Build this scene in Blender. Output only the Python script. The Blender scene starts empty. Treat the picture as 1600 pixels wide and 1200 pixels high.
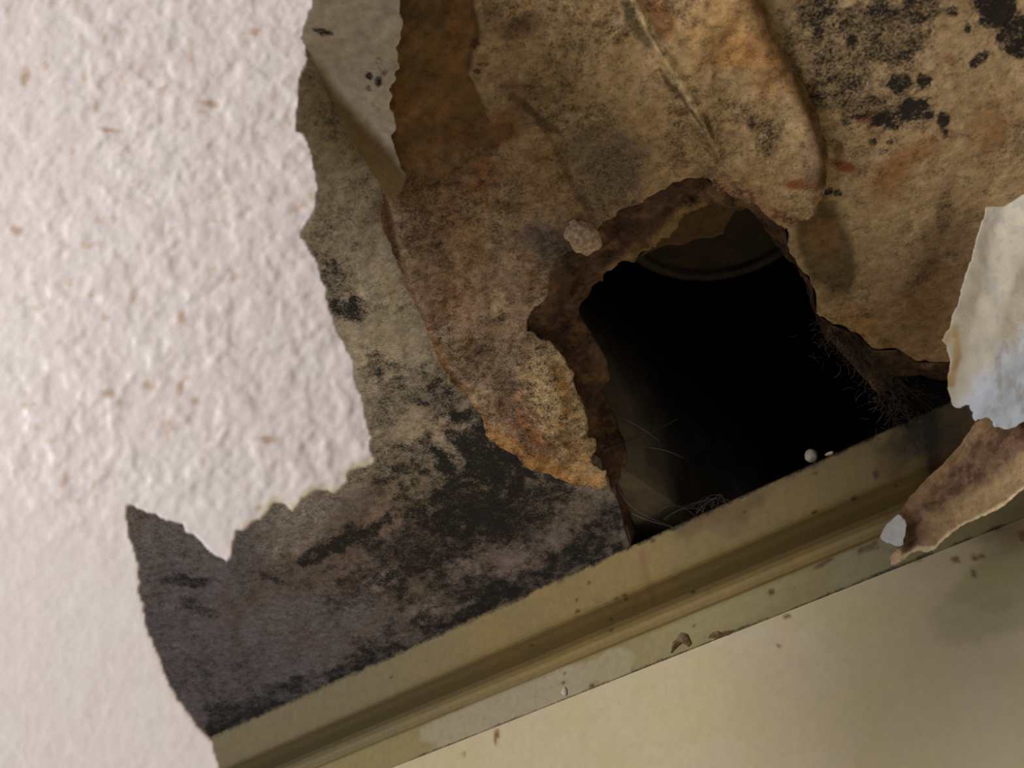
import bpy, math, random
import numpy as np
from mathutils import Matrix, Vector

# ------------------------------------------------------------------ camera
FPX = 2222.0                                   # 50 mm on a 36 mm sensor at 1600 px
def nrm(v): v = np.array(v, float); return v / np.linalg.norm(v)
AX = nrm((3263, 1816, 2222))                   # world X (along the moulding) in camera axes
zz = -0.62
c0 = -AX[2] * zz
A_ = 1 + (AX[1] / AX[0]) ** 2; B_ = -2 * c0 * AX[1] / AX[0] ** 2; C_ = (c0 / AX[0]) ** 2 - (1 - zz * zz)
b = (-B_ + math.sqrt(B_ * B_ - 4 * A_ * C_)) / (2 * A_)
AZ = nrm(((c0 - AX[1] * b) / AX[0], b, zz))    # world up in camera axes
AY = np.cross(AZ, AX)
M = np.array([AX, AY, AZ])                     # camera -> world
CAM = np.array([0.0, 0.0, 1.9])
H = 2.4                                        # ceiling height
scene = bpy.context.scene
COL = scene.collection
cd = bpy.data.cameras.new('camera'); cam = bpy.data.objects.new('camera', cd); COL.objects.link(cam)
cd.lens = 50.0; cd.sensor_width = 36.0; cd.clip_start = 0.01
cam.matrix_world = Matrix([list(M[0]) + [CAM[0]], list(M[1]) + [CAM[1]], list(M[2]) + [CAM[2]], [0, 0, 0, 1]])
cd.dof.use_dof = True; cd.dof.focus_distance = 0.80; cd.dof.aperture_fstop = 19
scene.camera = cam
scene.view_settings.view_transform = 'Standard'; scene.view_settings.look = 'None'
scene.view_settings.gamma = 1.0; scene.view_settings.exposure = 0.0
scene.view_settings.use_curve_mapping = False

# ------------------------------------------------------------------ light
w = bpy.data.worlds.new('world'); scene.world = w; w.use_nodes = True
w.node_tree.nodes['Background'].inputs[0].default_value = (0.62, 0.66, 0.75, 1)
w.node_tree.nodes['Background'].inputs[1].default_value = 0.10
def area(name, loc, target, size, energy, color):
    l = bpy.data.lights.new(name, 'AREA'); l.shape = 'RECTANGLE'; l.size, l.size_y = size
    l.energy = energy; l.color = color
    o = bpy.data.objects.new(name, l); COL.objects.link(o); o.location = loc
    o.rotation_euler = (Vector(target) - Vector(loc)).to_track_quat('-Z', 'Y').to_euler()
    return o
area('window_daylight', (-0.9, -2.3, 1.55), (-0.1, 0.4, 2.3), (1.0, 1.1), 70, (1.0, 0.97, 0.94))

# ------------------------------------------------------------------ maths helpers
def ray(p):
    p = np.atleast_2d(np.asarray(p, float))
    v = np.stack([p[:, 0] - 800, -(p[:, 1] - 600), np.full(len(p), -FPX)], 1)
    return v @ M.T                              # camera depth 1 == FPX
def proj(P):
    q = (P - CAM) @ M
    d = np.maximum(-q[:, 2], 1e-3)
    return np.stack([800 + FPX * q[:, 0] / d, 600 - FPX * q[:, 1] / d], 1)
def on_plane(p, P0, N):
    r = ray(p); t = ((P0 - CAM) @ N) / (r @ N)
    return CAM + r * t[:, None]
def at_depth(p, d):
    return CAM + ray(p) * (np.asarray(d, float) / FPX)[..., None] if np.ndim(d) else CAM + ray(p) * d / FPX
def hash2(ix, iy, seed):
    n = (ix.astype(np.int64) * 374761393 + iy.astype(np.int64) * 668265263 + seed * 974711) & 0x7fffffff
    n = ((n ^ (n >> 13)) * 1274126177) & 0x7fffffff
    return ((n ^ (n >> 16)) & 0xffff) / 65535.0
def vnoise(x, y, seed=0):
    ix = np.floor(x); iy = np.floor(y); fx = x - ix; fy = y - iy
    fx = fx * fx * (3 - 2 * fx); fy = fy * fy * (3 - 2 * fy)
    a = hash2(ix, iy, seed); b2 = hash2(ix + 1, iy, seed); c = hash2(ix, iy + 1, seed); d = hash2(ix + 1, iy + 1, seed)
    return a + (b2 - a) * fx + (c - a) * fy + (a - b2 - c + d) * fx * fy
def fbm(x, y, scale, octs=4, seed=0, gain=0.5):
    s = 0; a = 1; t = 0; f = 1.0 / scale
    for o in range(octs):
        s = s + a * vnoise(x * f + 17.3 * o, y * f - 9.1 * o, seed + o * 7); t += a; a *= gain; f *= 2.03
    return s / t                                # 0..1, mean .5
def sstep(a, b3, x):
    t = np.clip((x - a) / (b3 - a), 0, 1); return t * t * (3 - 2 * t)
def rough_line(pts, amp, closed=True, levels=3, seed=1):
    """make a traced outline ragged by midpoint displacement"""
    rng = random.Random(seed); pts = [tuple(p) for p in pts]
    for l in range(levels):
        out = []; n = len(pts)
        for i in range(n if closed else n - 1):
            a, c = pts[i], pts[(i + 1) % n]
            L = math.hypot(c[0] - a[0], c[1] - a[1]); out.append(a)
            if 2.0 < L < 160:
                k = rng.uniform(-1, 1) * min(amp, L * 0.22) / (1 + 0.5 * l)
                nx, ny = -(c[1] - a[1]) / L, (c[0] - a[0]) / L
                out.append(((a[0] + c[0]) / 2 + nx * k, (a[1] + c[1]) / 2 + ny * k))
        if not closed: out.append(pts[-1])
        pts = out
    return pts
def pip(P, poly):
    x, y = P[:, 0], P[:, 1]; ins = np.zeros(len(P), bool)
    px, py = poly[:, 0], poly[:, 1]; qx, qy = np.roll(px, -1), np.roll(py, -1)
    for i in range(len(poly)):
        if py[i] == qy[i]: continue
        m = (py[i] > y) != (qy[i] > y)
        if not m.any(): continue
        xi = (qx[i] - px[i]) * (y[m] - py[i]) / (qy[i] - py[i]) + px[i]
        idx = np.where(m)[0]; ins[idx] ^= x[m] < xi
    return ins
def nearest(P, poly):
    A = poly; B = np.roll(poly, -1, 0); D = B - A; L2 = (D ** 2).sum(1) + 1e-15
    out = P.copy(); best = np.full(len(P), 1e9)
    for s in range(0, len(P), 2000):
        Q = P[s:s + 2000]
        t = np.clip(((Q[:, None] - A[None]) * D[None]).sum(2) / L2, 0, 1)
        R = A[None] + t[:, :, None] * D[None]
        d = ((Q[:, None] - R) ** 2).sum(2); k = d.argmin(1)
        out[s:s + 2000] = R[np.arange(len(Q)), k]; best[s:s + 2000] = np.sqrt(d.min(1))
    return out, best

# ------------------------------------------------------------------ objects
def put(o, label=None, cat=None, group=None, kind=None, parent=None):
    if label: o['label'] = label
    if cat: o['category'] = cat
    if group: o['group'] = group
    if kind: o['kind'] = kind
    if parent: o.parent = parent
    return o
def empty(name, loc, **k):
    o = bpy.data.objects.new(name, None); o.empty_display_size = 0.02; COL.objects.link(o); o.location = loc
    return put(o, **k)
def make(name, V, F, mat, smooth=True, attrs=None, parent=None, **k):
    me = bpy.data.meshes.new(name)
    V = np.asarray(V, np.float32)
    if parent is not None: V = V - np.array(parent.location, np.float32)
    F = np.asarray(F, np.int32)
    if F.ndim == 2:
        n = F.shape[1]
        me.vertices.add(len(V)); me.vertices.foreach_set('co', V.ravel())
        me.loops.add(F.size); me.loops.foreach_set('vertex_index', F.ravel())
        me.polygons.add(len(F)); me.polygons.foreach_set('loop_start', np.arange(len(F), dtype=np.int32) * n)
        me.polygons.foreach_set('loop_total', np.full(len(F), n, np.int32))
        me.update(calc_edges=True); me.validate()
    if smooth: me.polygons.foreach_set('use_smooth', np.ones(len(me.polygons), bool))
    for nm, val in (attrs or {}).items():
        if val.ndim == 2:
            at = me.color_attributes.new(nm, 'FLOAT_COLOR', 'POINT')
            at.data.foreach_set('color', np.concatenate([val, np.ones((len(val), 1))], 1).astype(np.float32).ravel())
        else:
            at = me.attributes.new(nm, 'FLOAT', 'POINT'); at.data.foreach_set('value', val.astype(np.float32))
    me.materials.append(mat)
    o = bpy.data.objects.new(name, me); COL.objects.link(o)
    return put(o, parent=parent, **k)

def sheet(name, P0, U, V_, poly_px, mat, h, thick=0.0, holes_px=(), disp=None, paint=None, S=None, T=None, parent=None,
          poly_local=None, smooth=True, **k):
    """a torn sheet: dense grid in the plane (P0,U,V), trimmed to a traced ragged outline, displaced, given thickness
    N = U x V faces away from the room (thickness grows along +N); disp(px, local) is metres along -N"""
    N = np.cross(U, V_)
    loc = lambda p: (lambda Q: np.stack([(Q - P0) @ U, (Q - P0) @ V_], 1))(on_plane(p, P0, N))
    poly = loc(np.array(poly_px)) if poly_local is None else np.array(poly_local)
    hol = [loc(np.array(q)) for q in holes_px]
    if S is None:
        S = np.arange(poly[:, 0].min() - h, poly[:, 0].max() + 2 * h, h); T = np.arange(poly[:, 1].min() - h, poly[:, 1].max() + 2 * h, h)
    gs, gt = np.meshgrid(S, T, indexing='ij'); ns, nt = gs.shape
    L = np.stack([gs.ravel(), gt.ravel()], 1)
    ins = pip(L, poly)
    for q in hol: ins &= ~pip(L, q)
    I = np.arange(ns * nt).reshape(ns, nt)
    F = np.stack([I[:-1, :-1], I[1:, :-1], I[1:, 1:], I[:-1, 1:]], -1).reshape(-1, 4)
    keep = ins[F].sum(1) >= 2; F = F[keep]
    used = np.unique(F); out = used[~ins[used]]
    if len(out):
        allp = [poly] + hol; best = None
        for q in allp:
            r, d = nearest(L[out], q)
            if best is None: bp, best = r, d
            else:
                m = d < best; bp[m] = r[m]; best[m] = d[m]
        L[out] = bp
    mp = np.full(ns * nt, -1); mp[used] = np.arange(len(used)); F = mp[F]; L = L[used]
    W = P0 + L[:, :1] * U + L[:, 1:] * V_
    px = proj(W)
    dd = disp(px, L) if disp else np.zeros(len(L))
    Wf = W - N * dd[:, None]
    n = len(L); Vt = Wf; Ft = F
    if thick > 0:
        Wb = Wf + N * thick
        E = np.concatenate([F[:, [0, 1]], F[:, [1, 2]], F[:, [2, 3]], F[:, [3, 0]]])
        key = np.sort(E, 1); kk = key[:, 0].astype(np.int64) * n + key[:, 1]
        u, inv, cnt = np.unique(kk, return_inverse=True, return_counts=True)
        bE = E[cnt[inv] == 1]
        side = np.stack([bE[:, 1], bE[:, 0], bE[:, 0] + n, bE[:, 1] + n], 1)
        Vt = np.concatenate([Wf, Wb]); Ft = np.concatenate([F, F[:, ::-1] + n, side])
    at = None
    if paint:
        c, m = paint(px, L)
        if thick > 0: c = np.concatenate([c, c]); m = np.concatenate([m, m])
        at = {'tint': c, 'mold': m}
    return make(name, Vt, Ft[:, ::-1], mat, attrs=at, parent=parent, smooth=smooth, **k)

def tube(pts, r, sides=5):
    pts = np.array(pts, float); n = len(pts); V = []; F = []
    r = np.full(n, r) if np.isscalar(r) else np.array(r)
    for i in range(n):
        t = nrm(pts[min(i + 1, n - 1)] - pts[max(i - 1, 0)] + 1e-9)
        a = nrm(np.cross(t, (0.3, 0.5, 0.81))); c = np.cross(t, a)
        for s in range(sides):
            th = 2 * math.pi * s / sides; V.append(pts[i] + r[i] * (a * math.cos(th) + c * math.sin(th)))
    for i in range(n - 1):
        for s in range(sides):
            F.append((i * sides + s, i * sides + (s + 1) % sides, (i + 1) * sides + (s + 1) % sides, (i + 1) * sides + s))
    return np.array(V), np.array(F)
def box(lo, hi):
    x0, y0, z0 = lo; x1, y1, z1 = hi
    V = [(x0, y0, z0), (x1, y0, z0), (x1, y1, z0), (x0, y1, z0), (x0, y0, z1), (x1, y0, z1), (x1, y1, z1), (x0, y1, z1)]
    F = [(0, 3, 2, 1), (4, 5, 6, 7), (0, 1, 5, 4), (1, 2, 6, 5), (2, 3, 7, 6), (3, 0, 4, 7)]
    return V, F

# ------------------------------------------------------------------ colour
def lin(c):
    c = np.array(c, float) / 255.0
    return np.where(c <= 0.04045, c / 12.92, ((c + 0.055) / 1.055) ** 2.4)

def mat_painted(name, gain, moldcol=(13, 12, 14), speck=700.0, mottle=0.25, bump=0.3, bumpscale=350.0, rough=0.8, spec=0.3, dist=0.0008, fleck=0.0, con=.28):
    """tint attribute = stain colour, mold attribute = density of the mould specks; noise breaks both up"""
    m = bpy.data.materials.new(name); m.use_nodes = True; nt = m.node_tree; N = nt.nodes; K = nt.links
    bs = N['Principled BSDF']; bs.inputs['Roughness'].default_value = rough; bs.inputs['Specular IOR Level'].default_value = spec
    tc = N.new('ShaderNodeTexCoord')
    def noise(sc, det=4, ro=0.6):
        n = N.new('ShaderNodeTexNoise'); n.inputs['Scale'].default_value = sc; n.inputs['Detail'].default_value = det
        n.inputs['Roughness'].default_value = ro; K.new(tc.outputs['Object'], n.inputs['Vector']); return n
    at = N.new('ShaderNodeAttribute'); at.attribute_name = 'tint'
    am = N.new('ShaderNodeAttribute'); am.attribute_name = 'mold'
    # mottling
    n1 = noise(180, 6, 0.65)
    mr = N.new('ShaderNodeMapRange'); mr.inputs['From Min'].default_value = 0.3; mr.inputs['From Max'].default_value = 0.7
    mr.inputs['To Min'].default_value = gain * (1 - mottle); mr.inputs['To Max'].default_value = gain * (1 + mottle)
    K.new(n1.outputs['Fac'], mr.inputs['Value'])
    vm = N.new('ShaderNodeVectorMath'); vm.operation = 'SCALE'
    K.new(at.outputs['Color'], vm.inputs[0]); K.new(mr.outputs['Result'], vm.inputs['Scale'])
    # mould specks: noise > 1 - density
    n2 = noise(speck, 5, 0.7)
    ad = N.new('ShaderNodeMath'); ad.operation = 'MULTIPLY_ADD'; ad.inputs[1].default_value = 0.55
    n3 = noise(speck * .22, 5, 0.7); av = N.new('ShaderNodeMix'); av.inputs['Factor'].default_value = 0.45
    K.new(n2.outputs['Fac'], av.inputs[2]); K.new(n3.outputs['Fac'], av.inputs[3])
    st = N.new('ShaderNodeMapRange'); st.inputs['From Min'].default_value = .3; st.inputs['From Max'].default_value = .7; st.inputs['To Min'].default_value = .5 - con; st.inputs['To Max'].default_value = .5 + con
    K.new(av.outputs[0], st.inputs['Value'])
    K.new(am.outputs['Fac'], ad.inputs[0]); K.new(st.outputs['Result'], ad.inputs[2])
    mr2 = N.new('ShaderNodeMapRange'); mr2.inputs['From Min'].default_value = 0.60; mr2.inputs['From Max'].default_value = 0.98
    mr2.inputs['To Max'].default_value = 0.97
    K.new(ad.outputs[0], mr2.inputs['Value'])
    mx = N.new('ShaderNodeMix'); mx.data_type = 'RGBA'
    K.new(mr2.outputs['Result'], mx.inputs['Factor']); K.new(vm.outputs[0], mx.inputs[6]); mx.inputs[7].default_value = (*(lin(moldcol) * 1.6), 1)
    n4 = noise(1500, 2, .5); mr3 = N.new('ShaderNodeMapRange'); mr3.inputs['From Min'].default_value = .70; mr3.inputs['From Max'].default_value = .76; mr3.inputs['To Max'].default_value = fleck
    K.new(n4.outputs['Fac'], mr3.inputs['Value']); fm = N.new('ShaderNodeMath'); fm.operation = 'MULTIPLY'; K.new(mr3.outputs['Result'], fm.inputs[0]); K.new(am.outputs['Fac'], fm.inputs[1])
    mx2 = N.new('ShaderNodeMix'); mx2.data_type = 'RGBA'; K.new(fm.outputs[0], mx2.inputs['Factor']); K.new(mx.outputs[2], mx2.inputs[6]); mx2.inputs[7].default_value = (.55, .50, .42, 1)
    K.new(mx2.outputs[2], bs.inputs['Base Color'])
    nb = noise(bumpscale, 6, 0.6); bp = N.new('ShaderNodeBump'); bp.inputs['Strength'].default_value = bump; bp.inputs['Distance'].default_value = dist
    K.new(nb.outputs['Fac'], bp.inputs['Height']); K.new(bp.outputs[0], bs.inputs['Normal'])
    return m
def mat_simple(name, col, col2=None, scale=300.0, rough=0.8, bump=0.3, spec=0.25, dist=0.0006, lo=0.4, hi=0.62):
    m = bpy.data.materials.new(name); m.use_nodes = True; nt = m.node_tree; N = nt.nodes; K = nt.links
    bs = N['Principled BSDF']; bs.inputs['Roughness'].default_value = rough; bs.inputs['Specular IOR Level'].default_value = spec
    tc = N.new('ShaderNodeTexCoord'); n = N.new('ShaderNodeTexNoise'); n.inputs['Scale'].default_value = scale
    n.inputs['Detail'].default_value = 7; n.inputs['Roughness'].default_value = 0.65; K.new(tc.outputs['Object'], n.inputs['Vector'])
    cr = N.new('ShaderNodeValToRGB'); cr.color_ramp.elements[0].position = lo; cr.color_ramp.elements[1].position = hi
    cr.color_ramp.elements[0].color = (*lin(col), 1); cr.color_ramp.elements[1].color = (*lin(col2 or col), 1)
    K.new(n.outputs['Fac'], cr.inputs[0]); K.new(cr.outputs[0], bs.inputs['Base Color'])
    bp = N.new('ShaderNodeBump'); bp.inputs['Strength'].default_value = bump; bp.inputs['Distance'].default_value = dist
    K.new(n.outputs['Fac'], bp.inputs['Height']); K.new(bp.outputs[0], bs.inputs['Normal'])
    return m

def blob(px, x, y, rx, ry, ang=0, soft=0.5, warp=0.5, sc=22, seed=0):
    a = math.radians(ang); dx = px[:, 0] - x; dy = px[:, 1] - y
    u = (dx * math.cos(a) + dy * math.sin(a)) / rx; v = (-dx * math.sin(a) + dy * math.cos(a)) / ry
    near = (np.abs(u) < 2.6) & (np.abs(v) < 2.6); out = np.zeros(len(px))
    if near.any():
        q = px[near]
        r = np.hypot(u[near], v[near]) + (fbm(q[:, 0], q[:, 1], sc, 4, seed + int(x) % 97) - 0.5) * 2 * warp
        out[near] = 1 - sstep(1 - soft, 1 + soft, r)
    return out
def mixc(col, c, f): return col * (1 - f[:, None]) + lin(c)[None] * f[:, None]
def segdist(px, pts):
    A = np.array(pts[:-1], float); B = np.array(pts[1:], float); best = np.full(len(px), 1e9)
    for a, b4 in zip(A, B):
        d = b4 - a; t = np.clip(((px - a) @ d) / (d @ d), 0, 1)
        best = np.minimum(best, np.hypot(*(px - a - t[:, None] * d).T))
    return best
def line(px, pts, wdt, soft=0.5, warp=0.6, sc=14, seed=3):
    d = segdist(px, pts) / wdt + (fbm(px[:, 0], px[:, 1], sc, 3, seed) - 0.5) * 2 * warp
    return 1 - sstep(1 - soft, 1 + soft, d)

X, Y, Z = np.eye(3)

# ------------------------------------------------------------------ traced outlines (photo pixels, put on real planes)
HOLE_O = [(985,852),(968,790),(945,745),(925,700),(905,640),(885,590),(865,545),(824,512),(828,486),(845,467),(865,411),(892,381),(939,341),(965,317),(995,309),(1025,291),(1049,277),(1095,269),(1110,285),(1155,300),(1192,319),(1224,345),(1230,381),(1254,422),(1269,444),(1275,489),(1301,508),(1339,522),(1363,547),(1402,546),(1431,565),(1490,566),(1530,575),(1560,586)]
HOLE_I = [(1008,845),(985,795),(968,750),(975,710),(962,660),(945,620),(950,570),(925,525),(901,495),(905,474),(939,448),(959,418),(985,402),(1010,391),(1040,366),(1069,337),(1106,313),(1142,334),(1172,328),(1190,352),(1215,387),(1240,412),(1252,428),(1263,447),(1272,492),(1285,522),(1318,548),(1345,585),(1372,612),(1395,592),(1440,590),(1490,602),(1530,610),(1560,615)]

# ------------------------------------------------------------------ ceiling board
def paint_ceiling(px, L):
    x, y = px[:, 0], px[:, 1]; n = len(px)
    big = fbm(x, y, 120, 4, 5); med = fbm(x, y, 38, 4, 9); fin = fbm(x, y, 14, 3, 31)
    c = np.tile(lin((126, 114, 94)), (n, 1)); m = np.zeros(n)
    # right-hand panel: warm tan
    right = sstep(1150, 1260, x); c = mixc(c, (139, 116, 82), right)
    c = mixc(c, (150, 126, 90), right * sstep(.48, .66, med) * .5)
    c = mixc(c, (122, 84, 46), blob(px, 1395, 275, 22, 42, 40, .6, .5) * .75)
    c = mixc(c, (118, 80, 42), blob(px, 1430, 240, 60, 16, -30, .6, .5) * .7)
    c = mixc(c, (120, 88, 50), blob(px, 1545, 190, 28, 60, 20, .7, .5) * .6)
    c = mixc(c, (112, 76, 44), blob(px, 1555, 215, 16, 30, 30, .6, .5) * .6)
    c = mixc(c, (100, 76, 48), blob(px, 1470, 400, 40, 90, 25, .7, .7) * .6)
    c = mixc(c, (86, 62, 40), blob(px, 1475, 330, 16, 46, 12, .7, .6) * .5)
    c = mixc(c, (84, 64, 44), blob(px, 1445, 430, 50, 12, -40, .7, .9) * .55)
    c = mixc(c, (104, 76, 44), blob(px, 1440, 500, 90, 60, 0, .8, .5) * .55)
    c = mixc(c, (150, 112, 60), blob(px, 1335, 500, 40, 20, 30, .6, .5) * .5)
    c = mixc(c, (160, 130, 78), line(px, [(1285,490),(1330,515),(1370,540)], 9) * .5)
    c = mixc(c, (82, 68, 42), blob(px, 1292, 388, 42, 80, -18, .16, .22, 30) * .95)
    c = mixc(c, (122, 76, 40), blob(px, 1290, 370, 26, 30, -18, .7, .5) * .35)
    c = mixc(c, (110, 70, 38), blob(px, 1355, 183, 30, 9, -4, .3, .35) * .8)
    c = mixc(c, (122, 70, 38), blob(px, 1320, 260, 20, 8, 20, .3, .4) * .9)
    c = mixc(c, (110, 74, 42), blob(px, 1310, 235, 7, 12, 0, .3, .3) * .8)
    c = mixc(c, (120, 82, 48), blob(px, 1486, 94, 9, 8, 0, .4, .3) * .8)
    # left band: grey beige with tan upper corner
    left = 1 - sstep(690, 760, x)
    c = mixc(c, (110, 99, 76), left * sstep(.45, .6, big) * .5)
    c = mixc(c, (92, 78, 48), blob(px, 520, 190, 60, 90, 20, .6, .3) * .6)
    c = mixc(c, (140, 128, 102), blob(px, 600, 470, 50, 60, 0, .7, .5) * .5)
    c = mixc(c, (146, 132, 104), blob(px, 590, 560, 46, 30, 0, .7, .5) * .6)
    # bare brown area behind the torn edges, top
    br = ((x > 560) & (x < 830) & (y > -140)) * (1 - sstep(215, 262, y + (med - .5) * 30))
    c = mixc(c, (90, 68, 36), br); c = mixc(c, (104, 74, 36), br * sstep(.5, .62, med) * .5); c = mixc(c, (76, 58, 36), br * sstep(.5, .6, big) * .5)
    # lower area: grey with brown cast
    low = sstep(740, 800, y + (x - 500) * 0.0) * (1 - sstep(1000, 1150, x))
    c = mixc(c, (90, 83, 78), low * .9)
    c = mixc(c, (76, 73, 78), blob(px, 330, 1030, 210, 180, 0, .7, .3) * .8)  # bluish grey: mould plus the hanging sheet's shadow, painted into the tint
    c = mixc(c, (126, 118, 104), blob(px, 470, 830, 60, 50, -30, .4, .3) * .8)
    c = mixc(c, (86, 70, 56), blob(px, 640, 850, 260, 110, -20, .5, .4) * .7)
    for (bx, by, r1, r2, cc) in ((650,665,46,32,(170,150,120)),(700,672,32,34,(172,150,120)),(740,765,34,24,(140,116,86)),(640,770,60,40,(128,112,84)),(720,890,40,24,(128,116,104)),(590,820,40,24,(140,112,92)),
                                 (600,905,36,16,(136,122,112)),(800,880,40,28,(122,106,98)),(880,790,60,40,(112,96,78)),(920,830,44,30,(110,94,76)),(660,950,34,18,(132,120,110)),(740,940,28,12,(120,112,108)),
                                 (540,960,60,30,(102,98,98)),(440,960,70,30,(104,98,98)),(870,860,34,20,(120,100,90)),(560,880,40,18,(118,100,88))):
        c = mixc(c, tuple(q_ * .86 for q_ in cc), blob(px, bx, by, r1 * .8, r2 * .8, -20, .6, .7, 16) * .65)
    # fine pale flecks
    # ---------------- mould density
    def B(x0, y0, rx, ry, a, s, soft=.5, warp=.6, sc=20): 
        nonlocal m
        m = np.maximum(m, blob(px, x0, y0, rx, ry, a, soft, warp, sc) * s)
    B(1270, 20, 30, 40, 0, .75, .5, .8); B(1262, 90, 26, 24, 0, .5, .5, .8); B(1340, 40, 50, 50, 0, .7, .7, .9, 26); B(1400, 30, 46, 40, 0, .75, .6, .9, 26)
    B(1390, 80, 46, 34, 0, .7, .6, .9, 24); B(1330, 62, 11, 11, 0, .95, .3, .3); B(1310, 60, 90, 60, 10, .60, .7, .8); B(1320, 150, 90, 40, 15, .66, .6, .8); B(1400, 150, 50, 60, 0, .5, .7, .8); B(1300, 130, 60, 26, 10, .68, .7, .8); B(1350, 150, 52, 26, 20, .55, .7, .8); B(1440, 40, 20, 46, 0, .6, .7, .9)
    B(1405, 128, 24, 15, -20, .95, .3, .5, 12); B(1442, 125, 15, 13, 40, .95, .3, .5, 12); B(1432, 170, 25, 20, 0, 1., .3, .5, 12); B(1396, 186, 34, 18, -10, .92, .4, .6, 12)
    B(1473, 186, 10, 17, 10, .95, .3, .4, 12); B(1475, 205, 6, 10, 0, .6, .3, .3); B(1365, 225, 8, 7, 0, .95, .3, .3); B(1390, 225, 6, 4, 0, .8, .3, .3); B(1290, 146, 10, 7, 0, .6); B(1252, 70, 26, 30, 0, .5, .6, .8)
    B(1558, 15, 34, 30, 10, 1.1, .4, .5); B(1590, 50, 30, 30, 0, 1.0, .5, .6); B(1530, 92, 17, 8, -40, .9, .3, .5, 12); B(1590, 82, 20, 10, 20, .95, .3, .5, 12); B(1512, 45, 5, 10, 0, .8, .3, .3, 8)
    B(1486, 20, 14, 10, 0, .7, .4, .6); B(1396, 255, 6, 4, 0, .5); B(1295, 300, 9, 6, 0, .95, .3, .4, 8); B(1308, 303, 7, 7, 0, .8, .3, .4, 8); B(1345, 182, 26, 7, 0, .55, .3, .4); B(1450, 10, 24, 20, 0, .6)
    B(1475, 340, 14, 36, 12, .35); B(1450, 430, 46, 10, -40, .35, .6, .9); B(1425, 445, 24, 18, -40, .3)
    # left band
    B(505, 415, 44, 34, 20, .72, .7, .5); B(552, 478, 38, 20, 10, .92, .5, .6); B(520, 440, 36, 20, 30, .6, .7, .5); B(575, 480, 24, 10, 0, .7, .5, .6); B(520, 24, 20, 6, 10, .6)
    B(640, 600, 90, 40, 20, .72, .6, .6, 28); B(600, 640, 40, 34, 20, .62, .6, .6); B(700, 610, 36, 24, 30, .6, .6, .5); B(580, 340, 50, 60, 0, .26, .8, .4); B(560, 260, 40, 40, 0, .25, .8, .4)
    B(620, 730, 60, 40, 0, .68, .7, .7); B(675, 700, 18, 40, 20, .5, .6, .6)
    # heavy black field
    B(820, 770, 150, 80, 10, .78, .7, .8, 26); B(720, 850, 180, 90, -20, .72, .7, .9, 22); B(770, 690, 60, 34, 30, 1.15, .4, .6); B(730, 730, 80, 60, 20, 1.0, .5, .8); B(740, 800, 90, 60, 0, .98, .5, .9, 26); B(850, 730, 70, 30, 25, 1.05, .5, .7); B(830, 800, 100, 60, 10, .82, .6, .9, 24)
    B(660, 800, 80, 50, 0, .80, .6, .9, 24); B(690, 870, 120, 50, -15, .82, .6, .9, 24); B(760, 920, 110, 36, -22, .86, .5, .9, 20); B(600, 860, 90, 50, -25, .72, .6, .9, 24); B(900, 850, 80, 30, -25, .92, .5, .8)
    B(960, 800, 40, 50, 20, .72, .6, .8); B(910, 770, 60, 34, 20, .75, .6, .9); B(500, 860, 38, 16, -30, .95, .4, .7); B(560, 830, 44, 16, -25, .9, .5, .8); B(440, 905, 70, 14, 12, .72, .5, .8)
    B(290, 905, 46, 9, 4, .82, .4, .7); B(300, 945, 44, 12, 25, .62, .6, .7); B(640, 985, 110, 26, -24, .84, .6, .9); B(520, 1060, 150, 22, -20, .82, .6, .8); B(400, 1100, 120, 20, -14, .78, .6, .8)
    B(520, 930, 90, 26, -20, .55, .7, .9); B(780, 960, 60, 16, -24, .9, .5, .8); B(330, 1060, 120, 60, 0, .45, .8, .6); B(380, 820, 60, 20, 0, .3); B(250, 840, 40, 40, 0, .25); B(560, 700, 40, 60, 0, .55, .7, .6); B(1010, 860, 30, 14, -25, .9)
    m = np.maximum(m, line(px, [(330,1140),(450,1085),(600,1020),(760,945),(900,878),(990,845)], 13, .6, .7, 20) * .85)
    for (bx, by, r1, r2, k) in ((650,665,40,28,.85),(698,675,34,32,.8),(740,765,28,20,.7),(720,890,34,20,.4),(590,820,36,20,.6),(600,905,34,14,.6),(800,880,36,24,.5),(660,950,34,18,.5),(640,770,50,34,.3),(870,840,50,30,.35)):
        m *= 1 - k * .9 * blob(px, bx, by, r1 * .75, r2 * .75, -20, .6, .8, 16)
    m = m * (1 - .40 * sstep(.48, .64, med) * (1 - right)) * (1 - .18 * sstep(.50, .66, fin) * (1 - right))
    B(760, 715, 90, 44, 35, 1.0, .6, .9, 18); B(735, 790, 90, 50, 10, .95, .6, .9, 18); B(800, 800, 60, 40, 0, .85, .6, .9, 18); B(560, 835, 70, 12, -28, .95, .5, .9, 14); B(760, 940, 90, 14, -24, .95, .5, .9, 14); B(640, 890, 90, 18, -20, .85, .6, 1.0, 14)
    m = np.maximum(m, .13 + .14 * sstep(.45, .6, big))
    return c * np.array([1, 1.01, 1.10]), m

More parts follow.
